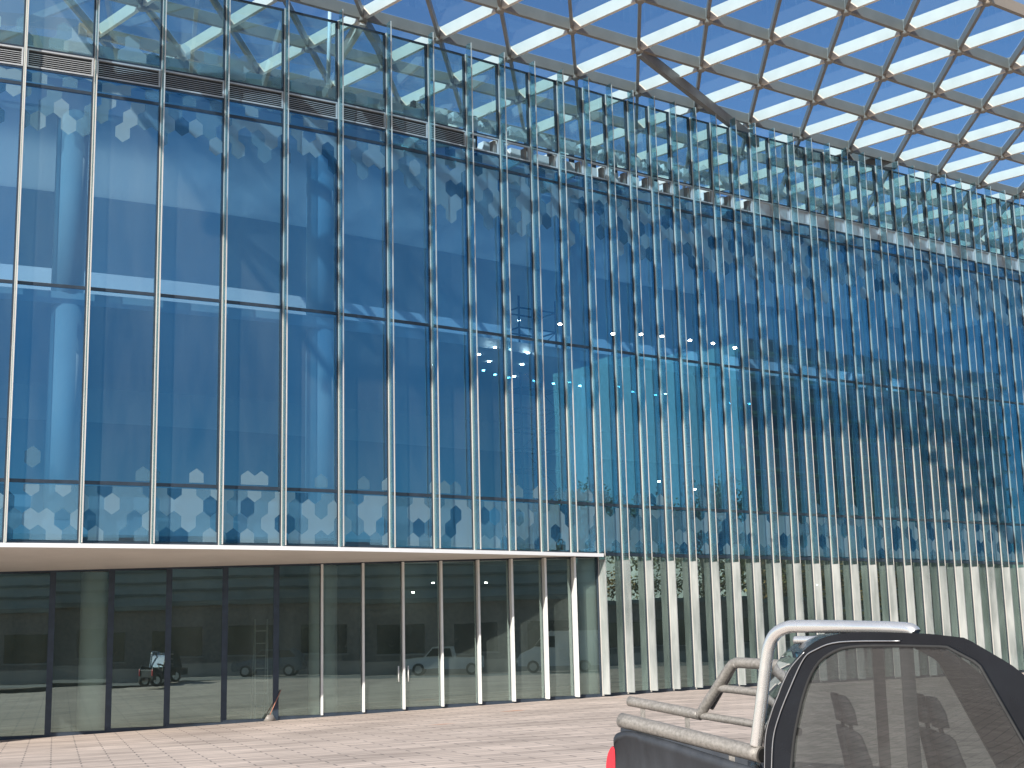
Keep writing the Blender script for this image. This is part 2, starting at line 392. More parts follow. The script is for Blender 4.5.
# ---------------------------------------------------------------- inside
def strip(name, d0, z0, d1, z1, mk, i0=0, i1=None, parent=None):
    mb = MB()
    for i in range(i0, (i1 or NM-1)):
        mb.quad([off(i, -d0, z0), off(i+1, -d0, z0), off(i+1, -d1, z1), off(i, -d1, z1)], 0)
    return part(mb, name, M[mk], parent)
def slab(name, d0, d1, z0, z1, mk):
    mb = MB()
    for i in range(NM-1):
        A = [off(i, -d0, z0), off(i+1, -d0, z0), off(i+1, -d1, z0), off(i, -d1, z0)]
        mb.quad(A[::-1]); mb.quad([q+Vector((0, 0, z1-z0)) for q in A])
        mb.quad([A[0], A[1], A[1]+Vector((0, 0, z1-z0)), A[0]+Vector((0, 0, z1-z0))])
        mb.quad([A[3], A[2], A[2]+Vector((0, 0, z1-z0)), A[3]+Vector((0, 0, z1-z0))])
    return part(mb, name, M[mk])
strip('added_sun_sheet', .25, 18.15, 8.6, 18.15, 'diffuser'); slab('roof_deck', 15, 24, 17.75, 18.15, 'roof')  # added translucent sheet and open roof strip let sunlight into the upper storey
strip('ceiling', .3, 17.3, 8.2, 17.3, 'diffuser')  # ceiling made translucent so the added daylight shows through it
strip('gallery_wall', 8.21, 14.6, 8.21, 17.75, 'interior_mid')
slab('upper_floor', .35, 15.05, 11.5, 11.85, 'interior')
strip('back_panel', 13.2, 10.2, 13.2, 11.5, 'interior')
strip('back_wall', 15.1, 5.4, 15.1, 17.75, 'interior_mid')
slab('middle_floor', .35, 15, 5.0, 5.4, 'interior_mid')
strip('upstand', .7, 5.4, .7, 6.1, 'interior_mid')
strip('roof_kerb', 1.1, 18.15, 1.1, 19.75, 'interior_mid', 0, I0+5)
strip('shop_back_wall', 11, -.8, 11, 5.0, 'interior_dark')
# white columns behind the glass
for u, d in ((320, .75), (581, .75), (716, .8), (884, .8), (60, .75)):
    best = min(range(NM-1), key=lambda i: abs((PL[i].x/PL[i].y - ray(u, 500).x/ray(u, 500).y)))
    A, B = off(best, -d, 0), off(best+1, -d, 0); p = on_line(u, 500, A, B); r = .45 if u < 500 else .42
    cb = MB(); cb.tube([(p.x, p.y, 5.41), (p.x, p.y, 11.5)], r, 24); cb.tube([(p.x, p.y, 11.86), (p.x, p.y, 17.3)], r, 24)
    part(cb, 'column', M['column'])
for u, d, r in ((323, .55, .46), (588, .5, .42), (95, .55, .46)):
    p = on_line(u, 640, RA-RN*d, RB-RN*d); cb = MB(); cb.tube([(p.x, p.y, -1.2), (p.x, p.y, 4.9)], r, 24); part(cb, 'column', M['column'])
for e in (0, NM-1):
    mb = MB(); a = off(e, -.4, -1); b_ = off(e, -24, -1); mb.obox(a, b_-a, TN[e][0]*(-.3 if e == 0 else .3), (0, 0, 18.7)); part(mb, 'end_wall', M['interior_mid'])
# lit downlights
DL = [(351, 574), (345.5, 581.5), (366.5, 570.5), (369.5, 594.5), (413, 593), (433, 583.5), (486, 583.3), (479, 355), (495, 348), (489, 362), (514, 377), (528, 353.5), (522, 365), (560, 325), (519, 321),
      (613, 334.5), (641, 335), (662, 337), (690, 341), (713, 344), (735, 348.5), (659, 482), (695, 490)]
lb = []
for u, w in DL:
    low = w > 500; zc = 4.93 if low else 11.47
    if w > 470 and not low: zc = 11.47
    d = ray(u, w); tt = (zc-EYE)/d.z; p = E0 + d*tt
    if p.y < 42 or p.y > 68: d = ray(u, w); p = E0 + d*(56/d.y)
    m_ = MB(); m_.tube([p, p+Vector((0, 0, .04))], .055 if not low else .05, 10); l = part(m_, 'downlight', M['lamp'])

# ---------------------------------------------------------------- rooftop
mb = MB()
for i in range(I0+5, I0+19):
    for z, h, k in ((18.2, .75, 1), (19.45, .5, .8), (20.45, .35, .9)):
        A = off(i, -3.2, z); B = off(i+1, -3.2, z); d = (B-A)
        mb.obox(A + d*.06, d*k*.9, TN[i][1]*.35, (0, 0, h))
    mb.obox(off(i, -3.3, 18.16), TN[i][0]*.12, TN[i][1]*-.2, (0, 0, 2.9), 1)
part(mb, 'plant_screen', [M['white_steel'], M['dark_frame']])

# ---------------------------------------------------------------- canopy space frame
ZN = 22.537
LO = Vector((-4.6936, 43.8195, ZN)); LA = Vector((2.44064, 1.76031, 0)); LB = Vector((-.29091, -4.00685, 0))
def node(k, j): return LO + LA*k + LB*j
K0, K1, J0, J1, KS = -4, 15, -5, 4, 6
def jmax(k): return J1 if k >= KS else J1-1
CAN = empty('canopy_frame', (LO.x, LO.y, ZN)); tag(CAN, 'triangulated white steel and glass canopy reaching out over the top of the facade', 'canopy')
BH = .40
def beam(name, A, B, w, h=BH, mk='beam', parent=None):
    b = MB(); b.bar(A, B, w, h); return part(b, name, M[mk], parent or CAN)
# cells of the grid are skewed: shift the left end of each row so that the roof keeps a straight side
rows = {}
for j in range(J0, J1+1):
    sh = 0
    rows[j] = (K0, K1)
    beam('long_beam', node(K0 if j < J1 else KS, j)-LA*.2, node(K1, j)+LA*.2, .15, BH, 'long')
for k in range(K0, K1+1):
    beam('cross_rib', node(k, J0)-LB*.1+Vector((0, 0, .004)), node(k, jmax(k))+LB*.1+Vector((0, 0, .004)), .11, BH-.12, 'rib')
for m_ in range(K0-J1, K1-J0+1):
    js = [j for j in range(J0, J1+1) if K0 <= m_+j <= K1 and j <= jmax(m_+j)]
    if len(js) > 1:
        beam('diagonal_beam', node(m_+js[0], js[0])-Vector((0, 0, .004)), node(m_+js[-1], js[-1])-Vector((0, 0, .004)), .13, BH+.02)
def inview(p):
    q = cam.matrix_world.inverted() @ p
    if q.z > -1: return False
    x = 512 + F*q.x/-q.z; y = 384 - F*q.y/-q.z
    return -80 < x < 1110 and -90 < y < 215
cnt = 0
for j in range(J1, J0-1, -1):
    for k in range(K0, K1+1):
        p = node(k, j)
        if inview(p) and cnt < 100 and j <= jmax(k):
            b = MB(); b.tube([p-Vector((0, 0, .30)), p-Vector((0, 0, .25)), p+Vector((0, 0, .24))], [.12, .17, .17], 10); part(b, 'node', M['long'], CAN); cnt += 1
gl = MB()
for j in range(J0, J1):
    for k in range(K0, K1):
        if j == J1-1 and k < KS: continue
        up = Vector((0, 0, BH/2+.05)); a, b, c, d = node(k, j)+up, node(k+1, j)+up, node(k+1, j+1)+up, node(k, j+1)+up
        for tri in ((a, b, c), (a, c, d)):
            ce = sum(tri, Vector())/3; gl.quad([ce + (q-ce)*.985 for q in tri])
part(gl, 'glazing', M['canopy_glass'], CAN)
# raking props
def prop(A, B, w, h, mk): beam('prop', A, B, w, h, mk)
prop(node(4, 1)-Vector((0, 0, .2)), atY(757, 143, 55.2), .2, .4, 'strut')
prop(node(6, 0)-Vector((0, 0, .25)), atY(749.5, 143, 56.2), .22, .3, 'beam')
prop(node(0, 0)-Vector((0, 0, .2)), atY(338, 60, 46.5), .22, .4, 'beam')
prop(node(0, 0)-Vector((0, 0, .2)), atY(388, 62, 48.5), .22, .4, 'strut')
prop(node(9, 0)-Vector((0, 0, .2)), atY(783, 152, 58), .3, .5, 'strut')
b = MB(); b.tube([atY(328, 84, 45), atY(330.5, -6, 45)], .07, 8); part(b, 'rod', M['fascia'], CAN)

# ---------------------------------------------------------------- things inside the building
def scaffold():
    A, B = off(I0+6, -3.2, 0), off(I0+10, -3.2, 0)
    p = on_line(521, 400, A, B); q = on_line(558, 400, A, B); d = (q-p); d.z = 0; dn = Vector((-d.y, d.x, 0)).normalized()*1.0
    o = Vector((p.x, p.y, 5.4)); root = empty('scaffold_tower', o)
    tag(root, 'thin tube scaffold tower standing inside behind the blue panes beside the right white column', 'scaffold')
    H = 9.0; fb = MB()
    for c in (Vector(), d, dn, d+dn): fb.tube([o+c, o+c+Vector((0, 0, H))], .045, 6)
    part(fb, 'upright', M['scaf'], root)
    lb = MB(); k = 0
    for z in [.3+.75*i for i in range(12)]:
        for a, b in ((Vector(), d), (dn, d+dn), (Vector(), dn), (d, d+dn)): lb.tube([o+a+Vector((0, 0, z)), o+b+Vector((0, 0, z))], .035, 5)
    part(lb, 'ledger', M['scaf'], root)
    bb = MB()
    for i in range(5):
        a, b = (Vector(), d) if i % 2 == 0 else (d, Vector()); bb.tube([o+a+Vector((0, 0, .3+1.5*i)), o+b+Vector((0, 0, 1.8+1.5*i))], .018, 5)
    part(bb, 'brace', M['scaf'], root)
    pl = MB(); pl.obox(o+Vector((0, 0, 2.5)), d, dn, (0, 0, .05)); pl.obox(o+Vector((0, 0, 5.5)), d, dn, (0, 0, .05)); part(pl, 'platform', M['scaf_deck'], root)
M['scaf'] = solid('scaffold_tube', (.03, .035, .045), .5, .5)
M['scaf_deck'] = solid('scaffold_deck', (.30, .16, .13), .8)
scaffold()
def step_ladder():
    A, B = RA - RN*1.6, RB - RN*1.6
    p = on_line(255.5, 662, A, B); q = on_line(268, 662, A, B); top = on_line(257, 619, A, B).z; z0 = gz(p.x)
    root = empty('step_ladder', (p.x, p.y, z0)); tag(root, 'pale step ladder standing inside behind the left shopfront glass', 'ladder')
    p = Vector((p.x, p.y, z0)); q = Vector((q.x, q.y, z0)); H = Vector((0, 0, top-z0)); lean = RN*-.5
    for a in (p, q):
        b = MB(); b.tube([a, a+H+lean*.5], .026, 6); part(b, 'rail', M['white_steel'], root)
        b = MB(); b.tube([a+lean*2, a+H+lean*.55], .02, 6); part(b, 'rear_leg', M['white_steel'], root)
    n = 8
    for i in range(1, n):
        f = i/n; b = MB(); b.obox(p+(H+lean*.5)*f-RN*.04, q-p, RN*.08, (0, 0, .03)); part(b, 'step', M['white_steel'], root)
step_ladder()
def broom():
    a = on_line(270, 716, RA + RN*.35, RB + RN*.35); a.z = gz(a.x); top = on_line(281, 690, RA + RN*.08, RB + RN*.08)
    root = empty('broom', a); tag(root, 'small broom leaning on the dark sill below the left shopfront glass', 'broom')
    b = MB(); b.tube([a + Vector((0, 0, .2)), top], .014, 6); part(b, 'handle', M['wood'], root)
    b = MB(); b.loft([[a+RT*x+RN*y+Vector((0, 0, .2)) for x, y in ((-.08, -.03), (.08, -.03), (.08, .03), (-.08, .03))], [a+RT*x+RN*y+Vector((0, 0, .0)) for x, y in ((-.2, -.06), (.2, -.06), (.2, .06), (-.2, .06))]]); part(b, 'bristles', M['strut'], root)
M['wood'] = solid('broom_wood', (.42, .18, .12), .6)
broom()

# ---------------------------------------------------------------- pickup truck
M['black_paint'] = solid('black_paint', (.009, .011, .015), .2, 0, .2, 3, spec=.4)
M['bed_paint'] = solid('dusty_black_paint', (.034, .038, .045), .5, 0, .35, 5, stretch=(1, 1, .3))
M['worn_tube'] = solid('weathered_tube', (.27, .25, .225), .5, .35, .28, 42, .25)
M['polished'] = solid('polished_tube', (.82, .80, .77), .25, .75, .03, 2)
M['lens'] = solid('red_lens', (.62, .035, .05), .2, 0, .1, 3)
M['car_glass'] = solid('dark_car_glass', (.012, .012, .014), .08, 0, .4, 1.2, spec=.55)
M['rubber'] = solid('rubber', (.022, .022, .022), .75)
M['alloy'] = solid('alloy', (.55, .55, .56), .35, .8)
TA, TB = atY(622, 720.6, 11.5), atY(758, 754, 10.5)
TF = Vector((TB.x-TA.x, TB.y-TA.y, 0)).normalized()             # towards the front of the truck
TL = (lambda a: Vector((a.x, a.y, 0)).normalized())(atY(630, 701, 13.4) - TA)   # across to the far side
def sp(u, w, inset=0): return on_line(u, w, TA + TL*inset, TB + TL*inset)
TW = 1.42
TR = empty('pickup_truck', (TA.x, TA.y, 0))
tag(TR, 'black pickup truck with polished roll bar and weathered tube rails along its load bed', 'pickup truck')
def tp(mb, name, mk, parent=None, **k): return mb.build(name, [M[x] for x in mk] if isinstance(mk, (list, tuple)) else M[mk], parent or TR, **k)
def down(p, z): return Vector((p.x, p.y, z))
def curve(pts, n=6):
    """smooth a list of pixels (Catmull-Rom)"""
    out = []
    P = [pts[0]] + list(pts) + [pts[-1]]
    for i in range(1, len(P)-2):
        for k in range(n):
            t = k/n; a, b, c, d = P[i-1], P[i], P[i+1], P[i+2]
            out.append(tuple(.5*(2*b[x] + (c[x]-a[x])*t + (2*a[x]-5*b[x]+4*c[x]-d[x])*t*t + (3*b[x]-a[x]-3*c[x]+d[x])*t**3) for x in (0, 1)))
    return out + [tuple(pts[-1])]
# load bed: near side panel with a rounded rim, far panel, floor, tailgate
rim_t = curve([(613.5, 738), (618, 733), (632, 731.5), (665, 740), (700, 751), (735, 762), (766, 772)])
rim_b = [(u, w + (5.5 if u < 640 else 8.5 + (u-640)*.03)) for u, w in rim_t]
for nm, sh in (('bed_side', 0), ('bed_side', TW)):
    b = MB()
    T = [sp(u, w) + TL*sh for u, w in rim_t]; Bm = [sp(u, w) + TL*sh for u, w in rim_b]
    o_ = -1 if sh == 0 else 1
    rings = []
    for p, q in zip(T, Bm):
        h = p.z - q.z
        q2 = down(p, p.z-h)
        rings.append([p + TL*o_*-.03, p + TL*o_*.0+Vector((0, 0, -.006)), p + TL*o_*.028 + Vector((0, 0, -h*.4)), q2 + TL*o_*.035, q2 + TL*o_*.012 + Vector((0, 0, -.012)), down(p, .62) + TL*o_*.03, down(p, .34) - TL*o_*.01, down(p, .34) - TL*o_*.09, p + TL*o_*-.09 + Vector((0, 0, -.02))])
    b.loft(rings, 0, True); tp(b, nm, 'bed_paint')
b = MB(); a = sp(614, 742); c = sp(764, 772); b.obox(down(a, .55)+TL*.08, down(c, .55)-down(a, .55), TL*(TW-.16), (0, 0, .04)); tp(b, 'bed_floor', 'bed_paint')
b = MB(); b.obox(down(a, .5)-TF*.02+TL*.03, TF*.05, TL*(TW-.06), (0, 0, a.z-.5-.06)); tp(b, 'tailgate', 'bed_paint', bevel=.015)
# tail lamps
for sh in (-.03, TW-.06):
    b = MB(); out = curve([(606.5, 790), (606, 770), (607.2, 757), (609.5, 750), (612.5, 746.5), (615, 750), (615.5, 770), (615, 790)], 3)
    b.prism([sp(u, w) + TL*sh for u, w in out], TL*.09); tp(b, 'tail_light', 'lens', bevel=.008)
# rack
def pt(L, r, name, mk, inset, n=16, sm=6, parent=None):
    b = MB(); b.tube([sp(u, w, inset) for u, w in curve(L, sm)], r, n); return tp(b, name, mk, parent)
IN = .06
rl = pt([(621.5, 720.3), (690, 737), (761.5, 755)], .0585, 'rack_rail', 'worn_tube', IN, 20)
e = sp(761.7, 755, IN); e0 = sp(761, 754.8, IN); dv = (sp(761.5, 755, IN)-sp(700, 739.5, IN)).normalized()
b = MB(); b.tube([e+dv*.003, e+dv*.006], .046, 18); tp(b, 'tube_mouth_shade', 'rubber', rl)  # dark disc paints the shade inside the open tube
for u, w0, w1 in ((636.5, 731, 741), (731.5, 753, 768)):
    p, q = sp(u, w0, IN), sp(u, w1, IN); b = MB(); b.obox(down(p, q.z-.05)-TF*.028-TL*.02, TF*.056, TL*.05, (0, 0, p.z-q.z+.04)); tp(b, 'rail_bracket', 'worn_tube', bevel=.004)
FI = (atY(630, 701, 13.4)-TA).dot(TL)
FAR = FI
pt([(629.7, 701.3), (665, 708), (701, 715.2)], .046, 'rack_rail', 'worn_tube', FAR, 16)
pt([(698, 715), (745, 722.5), (800, 732)], .033, 'rack_rail', 'worn_tube', FAR, 14)
for u, w0, w1 in ((642.6, 706, 722), (687, 714, 734)):
    p, q = sp(u, w0, FAR), sp(u, w1, FAR); b = MB(); b.obox(down(p, q.z-.1)-TF*.03-TL*.02, TF*.06, TL*.05, (0, 0, p.z-q.z+.08)); tp(b, 'rail_bracket', 'worn_tube', bevel=.004)
pt([(699, 716), (716, 689.5), (730, 668), (735.5, 663.6), (743, 663), (792, 666)], .046, 'rear_brace', 'worn_tube', FAR, 16, 5)
pt([(711, 708), (722, 689), (733.5, 668)], .026, 'rear_brace', 'worn_tube', FAR+.12, 12)
pt([(717, 688), (750, 691.5), (790, 697)], .035, 'brace_rung', 'worn_tube', FAR, 14)
# polished roll bar (arch on the near side, carried forward over the cab)
pt([(756, 746), (759, 722), (762.3, 695), (766.3, 661), (769.6, 644.5), (776, 633.5), (787, 627.6), (800, 626.4), (850, 627), (905, 629), (915, 634)], .0455, 'roll_bar', 'polished', IN, 20, 8)
pt([(796, 640), (800, 640), (850, 640)], .03, 'roll_bar_rung', 'polished', .9, 12)
# cab
rear = curve([(758, 812), (763.3, 768), (764.5, 735), (771, 711.5), (776.8, 696), (782, 683), (790, 666.5), (803, 651), (818, 640), (838, 634), (870, 632), (930, 634)], 4)
out = [sp(u, w) for u, w in rear]
topz = out[-1].z
P_ = out[-1]; fr = [P_ + TF*x + Vector((0, 0, z)) for x, z in ((.25, -.03), (.55, -.2), (.95, -.52), (1.02, -.60), (2.0, -.70), (2.12, -.78), (2.14, -1.1))]
low = [down(fr[-1], .36), down(out[0], .36)]
M['cab_glass'] = glass('cab_glass', (.42, .46, .46), (.9, .95, 1), .05, fres=.8, dirt=.04, dcol=(.5, .47, .43), wave=.004)
M['seat_cloth'] = solid('seat_cloth', (.045, .045, .05), .85, 0, .3, 20, .3); M['cab_trim'] = solid('cab_trim', (.05, .05, .052), .6, 0, .2, 8)
belt = sp(790, 778).z
nr = [k for k, q in enumerate(out) if q.z > belt][0]
outer = out[nr:] + fr[:3]                                            # rear pillar, roof edge, windscreen pillar
outer.append(Vector((fr[2].x, fr[2].y, belt)) + TF*.32)
win = [sp(u, w) for u, w in curve([(790, 778), (793.5, 740), (798.6, 713), (804, 692), (813, 670), (826, 656), (850, 647), (905, 646)], 4)]
wtop = win[-1].z
win += [win[-1] + TF*x + Vector((0, 0, z)) for x, z in ((.30, -.01), (.52, -.12), (.95, -.46))] ; win[-1].z = belt
def resample(L, n):
    d = [0]
    for a, b in zip(L, L[1:]): d.append(d[-1] + (b-a).length)
    o = []
    for k in range(n):
        t = d[-1]*k/(n-1); m = max(q for q in range(len(L)-1) if d[q] <= t + 1e-9); f = (t-d[m])/max(1e-9, d[m+1]-d[m]); o.append(L[m].lerp(L[m+1], min(1, f)))
    return o
NO = 60; oo = resample(outer, NO); ww = resample(win, NO)
def frame(sh, sgn):
    b = MB()
    for k in range(NO-1):
        A, B, Cc, D = oo[k]+TL*sh, oo[k+1]+TL*sh, ww[k+1]+TL*(sh-sgn*.012), ww[k]+TL*(sh-sgn*.012); dn = TL*(-sgn*.05)
        b.quad([A, B, Cc, D], 0, True); b.quad([A+dn, D+dn, Cc+dn, B+dn]); b.quad([D, Cc, Cc+dn, D+dn], 1); b.quad([A, A+dn, B+dn, B])
    u0 = (ww[0].lerp(ww[-1], .52))
    a = Vector((u0.x, u0.y, belt)); b.obox(a - TF*.05 + TL*(sh-sgn*.016), TF*.1, TL*(-sgn*.04), (0, 0, wtop-belt+.01), 1)
    tp(b, 'door_frame', ['black_paint', 'cab_trim'])
frame(-.035, -1); frame(TW+.035, 1)
cutp = ww[0].lerp(ww[-1], .52)
for sh in (-.02, TW+.02):
    for part_, nm in ((0, 'side_window'), (1, 'door_window')):
        pts = [q for q in ww if ((q-cutp).dot(TF) < 0) == (part_ == 0)]
        e = [Vector((cutp.x, cutp.y, belt)), Vector((cutp.x, cutp.y, wtop))]
        pts = (pts + [e[1], e[0]]) if part_ == 0 else ([e[0], e[1]] + pts)
        b = MB(); b.quad([q + TL*sh for q in pts]); tp(b, nm, 'cab_glass')
b = MB()
for k in range(NO-1):      # rear wall, roof and windscreen run across between the two sides
    if oo[k].z < belt+.22 and k < NO//2: mi = 0
    elif k > NO//2 and (oo[k]-oo[NO//2]).z < -.06: continue
    elif k < NO//2 and oo[k].z < wtop-.04: continue
    else: mi = 0
    A, B = oo[k], oo[k+1]; b.quad([A-TL*.03, A+TL*(TW+.03), B+TL*(TW+.03), B-TL*.03], mi, True)
    n_ = Vector((0, 0, -.03)); b.quad([A+n_, B+n_, B+n_+TL*TW, A+n_+TL*TW], 1, True)
tp(b, 'roof', ['black_paint', 'cab_trim'])
b = MB(); q0, q1 = [k for k in range(NO//2) if oo[k].z >= belt+.2][0], [k for k in range(NO//2) if oo[k].z < wtop-.03][-1]
for k in range(q0, q1): b.quad([oo[k]+TL*.02, oo[k]+TL*(TW-.02), oo[k+1]+TL*(TW-.02), oo[k+1]+TL*.02])
tp(b, 'rear_window', 'cab_glass')
ks = [k for k in range(NO//2, NO) if (oo[k]-oo[NO//2]).z < -.06]
b = MB(); b.quad([oo[ks[0]], oo[ks[0]]+TL*TW, oo[-1]+TL*TW, oo[-1]]); tp(b, 'windscreen', 'cab_glass')
def down_to(q, z): return Vector((q.x, q.y, z))
b = MB(); base = down_to(out[0], belt); front = down_to(fr[-2], belt)
prof = [down_to(out[0], .36), down_to(out[0], belt), oo[-1].copy(), fr[3]+Vector((0, 0, belt-fr[3].z-.02)), down_to(fr[4], belt-.07), down_to(fr[5], belt-.14), down_to(fr[6], .75), down_to(fr[6], .36)]
b.loft([[q + TL*(-.035) for q in prof], [q + TL*(TW+.035) for q in prof]], 0, False); tp(b, 'cab_body', 'black_paint', bevel=.03)
mid = ww[0].lerp(ww[-1], .5)
for lon in (-.34, .38):
    for la in (.22, TW-.68):
        c = down_to(mid, belt-.1) + TF*lon + TL*la
        b = MB()
        for z0, z1, t0, t1, w_, o_ in ((0, .42, .13, .10, .46, 0), (.46, .66, .09, .07, .26, .10)):
            ring = lambda z, t, w, sx: [c + TL*(o_+x*w) + TF*(y*t-sx) + Vector((0, 0, z)) for x, y in ((.06, 0), (.0, .3), (0, .7), (.06, 1), (.94, 1), (1, .7), (1, .3), (.94, 0))]
            b.loft([ring(z0, t0, w_, z0*.18), ring((z0+z1)/2, t0, w_, (z0+z1)*.09), ring(z1-.03, t1, w_, z1*.18), ring(z1, t1*.6, w_*.96, z1*.18)], 0, True)
        b.tube([c+TL*.18+TF*-.03+Vector((0, 0, .4)), c+TL*.18+TF*-.05+Vector((0, 0, .5))], .008, 6); b.tube([c+TL*.28+TF*-.03+Vector((0, 0, .4)), c+TL*.28+TF*-.05+Vector((0, 0, .5))], .008, 6)
        tp(b, 'seat', 'seat_cloth')
b = MB(); c = down_to(mid, belt+.03) + TF*.82 + TL*.36
b.tube([c + (TL*math.cos(a) + (Vector((0, 0, .85))+TF*.5).normalized()*math.sin(a))*.18 for a in [2*PI*k/24 for k in range(25)]], .014, 8); b.bar(c-TL*.17, c+TL*.17, .03, .05); tp(b, 'steering_wheel', 'cab_trim')
def sidepoly(L, name, mk, d=.05, th=.006, smooth=3):
    b = MB(); b.prism([sp(u, w, -d) for u, w in curve(L, smooth)], TL*-th); return tp(b, name, mk)
def line(L, name, r, mk, d=.045):
    b = MB(); b.tube([sp(u, w, -d) for u, w in curve(L, 5)], r, 6); return tp(b, name, mk)
line([(771.4, 790), (771.6, 768), (773.3, 738), (779.5, 714.7), (789, 690.5), (803, 660), (815, 650), (840, 642), (900, 641)], 'window_trim', .0045, 'alloy')
b = MB(); b.tube([q + TL*-.036 for q in ww] , .011, 8); tp(b, 'window_seal', 'rubber')
line([(764.3, 790), (764.6, 768), (765.8, 735), (772, 711.5), (778, 696), (783, 683), (791, 667.5), (804, 652.5)], 'rear_gutter', .004, 'alloy', .037)
# wheels and lower body on the road
def wheel(c, parent, axis, r=.33, wd=.2, t='rubber', rm='alloy', fn=tp):
    b = MB(); prof = [(r*.62, -.5), (r*.93, -.5), (r, -.32), (r, .32), (r*.93, .5), (r*.62, .5)]
    up = Vector((0, 0, 1)); fw = axis.cross(up)
    rings = [[c + (fw*math.cos(2*PI*j/28)+up*math.sin(2*PI*j/28))*q + axis*wd*s for j in range(28)] for q, s in prof]
    b.loft(rings, 0, True, False); w_ = b.build('wheel', M[t], parent)
    b = MB(); b.tube([c-axis*wd*.35, c+axis*wd*.35], r*.63, 24)
    for k in range(5):
        a = 2*PI*k/5; dd = fw*math.cos(a)+up*math.sin(a); b.bar(c-axis*wd*.42+dd*.03, c-axis*wd*.42+dd*r*.58, .05, .05)
    b.build('rim', M[rm], w_)
    return w_
for lon in (.55, 3.05):
    for la in (.06, TW-.06):
        wheel(down(TA, .33)+TF*lon+TL*la, TR, TL if la < .5 else -TL)

# ---------------------------------------------------------------- the street behind the camera (seen mirrored in the glass)
WB = Vector((28, 14.7, 0)); WT = Vector((.8, .6, 0)); WN = Vector((-.6, .8, 0))     # WN faces the glass building
def wp(s, d, z=0): return WB + WT*s - WN*(d-42) + Vector((0, 0, z))                   # d = metres in front of the facade
b = MB(); b.quad([wp(-70, 40.5, .004), wp(120, 40.5, .004), wp(120, 32.5, .004), wp(-70, 32.5, .004)])
rd = b.build('road', M['asphalt']); tag(rd, kind='structure')
b = MB(); s0 = -70
while s0 < 118: b.obox(wp(s0, 36.45, .008), WT*3, -WN*.12, (0, 0, .004)); s0 += 7
tag(b.build('road_marking', M['fascia']), kind='structure')
b = MB(); b.obox(wp(-70, 42, 0), WT*190, -WN*.3, (0, 0, .75)); b.obox(wp(-70, 41.97, .752), WT*190, -WN*.36, (0, 0, .08))
tag(b.build('boundary_wall', M['concrete']), 'long low concrete wall across the street, mirrored in the ground floor glass', 'wall')
M['brick'] = solid('dark_brick', (.22, .19, .17), .85, 0, .3, 4, .2)
hall = empty('brick_hall', wp(-20, 47)); tag(hall, 'long dark single storey brick building across the street, mirrored in the ground floor glass', 'building')
b = MB(); b.obox(wp(-70, 46, 0), WT*130, -WN*12, (0, 0, 4.6)); b.build('wall', M['brick'], hall)
b = MB(); b.obox(wp(-70.4, 45.6, 4.602), WT*130.8, -WN*12.8, (0, 0, .3)); b.build('roof', M['interior_dark'], hall)
for k in range(26):
    b = MB(); b.obox(wp(-68+k*5, 45.96, 1.3), WT*3.2, -WN*.03, (0, 0, 1.9)); f = b.build('window', M['car_glass'], hall)
    b = MB(); b.obox(wp(-68.1+k*5, 45.9, 1.18), WT*3.4, -WN*.12, (0, 0, .1)); b.build('sill', M['concrete'], f)
ware = empty('warehouse', wp(-10, 62)); tag(ware, 'wide grey ribbed warehouse behind the dark brick building, mirrored above it', 'building')
M['ware'] = solid('warehouse_wall', (.34, .38, .37), .7, 0, .15, .6)
b = MB(); b.obox(wp(-80, 60, 0), WT*126, -WN*20, (0, 0, 9.6)); b.build('wall', M['ware'], ware)
b = MB()
for z in (5.2, 6.1, 7, 7.9, 8.8): b.obox(wp(-80, 59.9, z), WT*126, -WN*.09, (0, 0, .2))
b.build('cladding_rib', M['interior_dark'], ware)
off_b = empty('office_block', wp(84, 66)); tag(off_b, 'tall office block with ochre floor ledges, mirrored at the right end of the glass', 'building')
M['off_wall'] = solid('office_wall', (.50, .56, .54), .6); M['ochre'] = solid('ochre_ledge', (.62, .50, .20), .7)
b = MB(); b.obox(wp(66, 64, 0), WT*44, -WN*16, (0, 0, 31)); b.build('wall', M['off_wall'], off_b)
for k in range(15):
    b = MB(); b.obox(wp(65.7, 63.3, 2+k*2), WT*44.6, -WN*.69, (0, 0, .28)); b.build('ledge', M['ochre'], off_b)
    b = MB(); b.obox(wp(66.5, 63.95, 2.5+k*2), WT*43, -WN*.03, (0, 0, 1.3)); b.build('window_band', M['car_glass'], off_b)
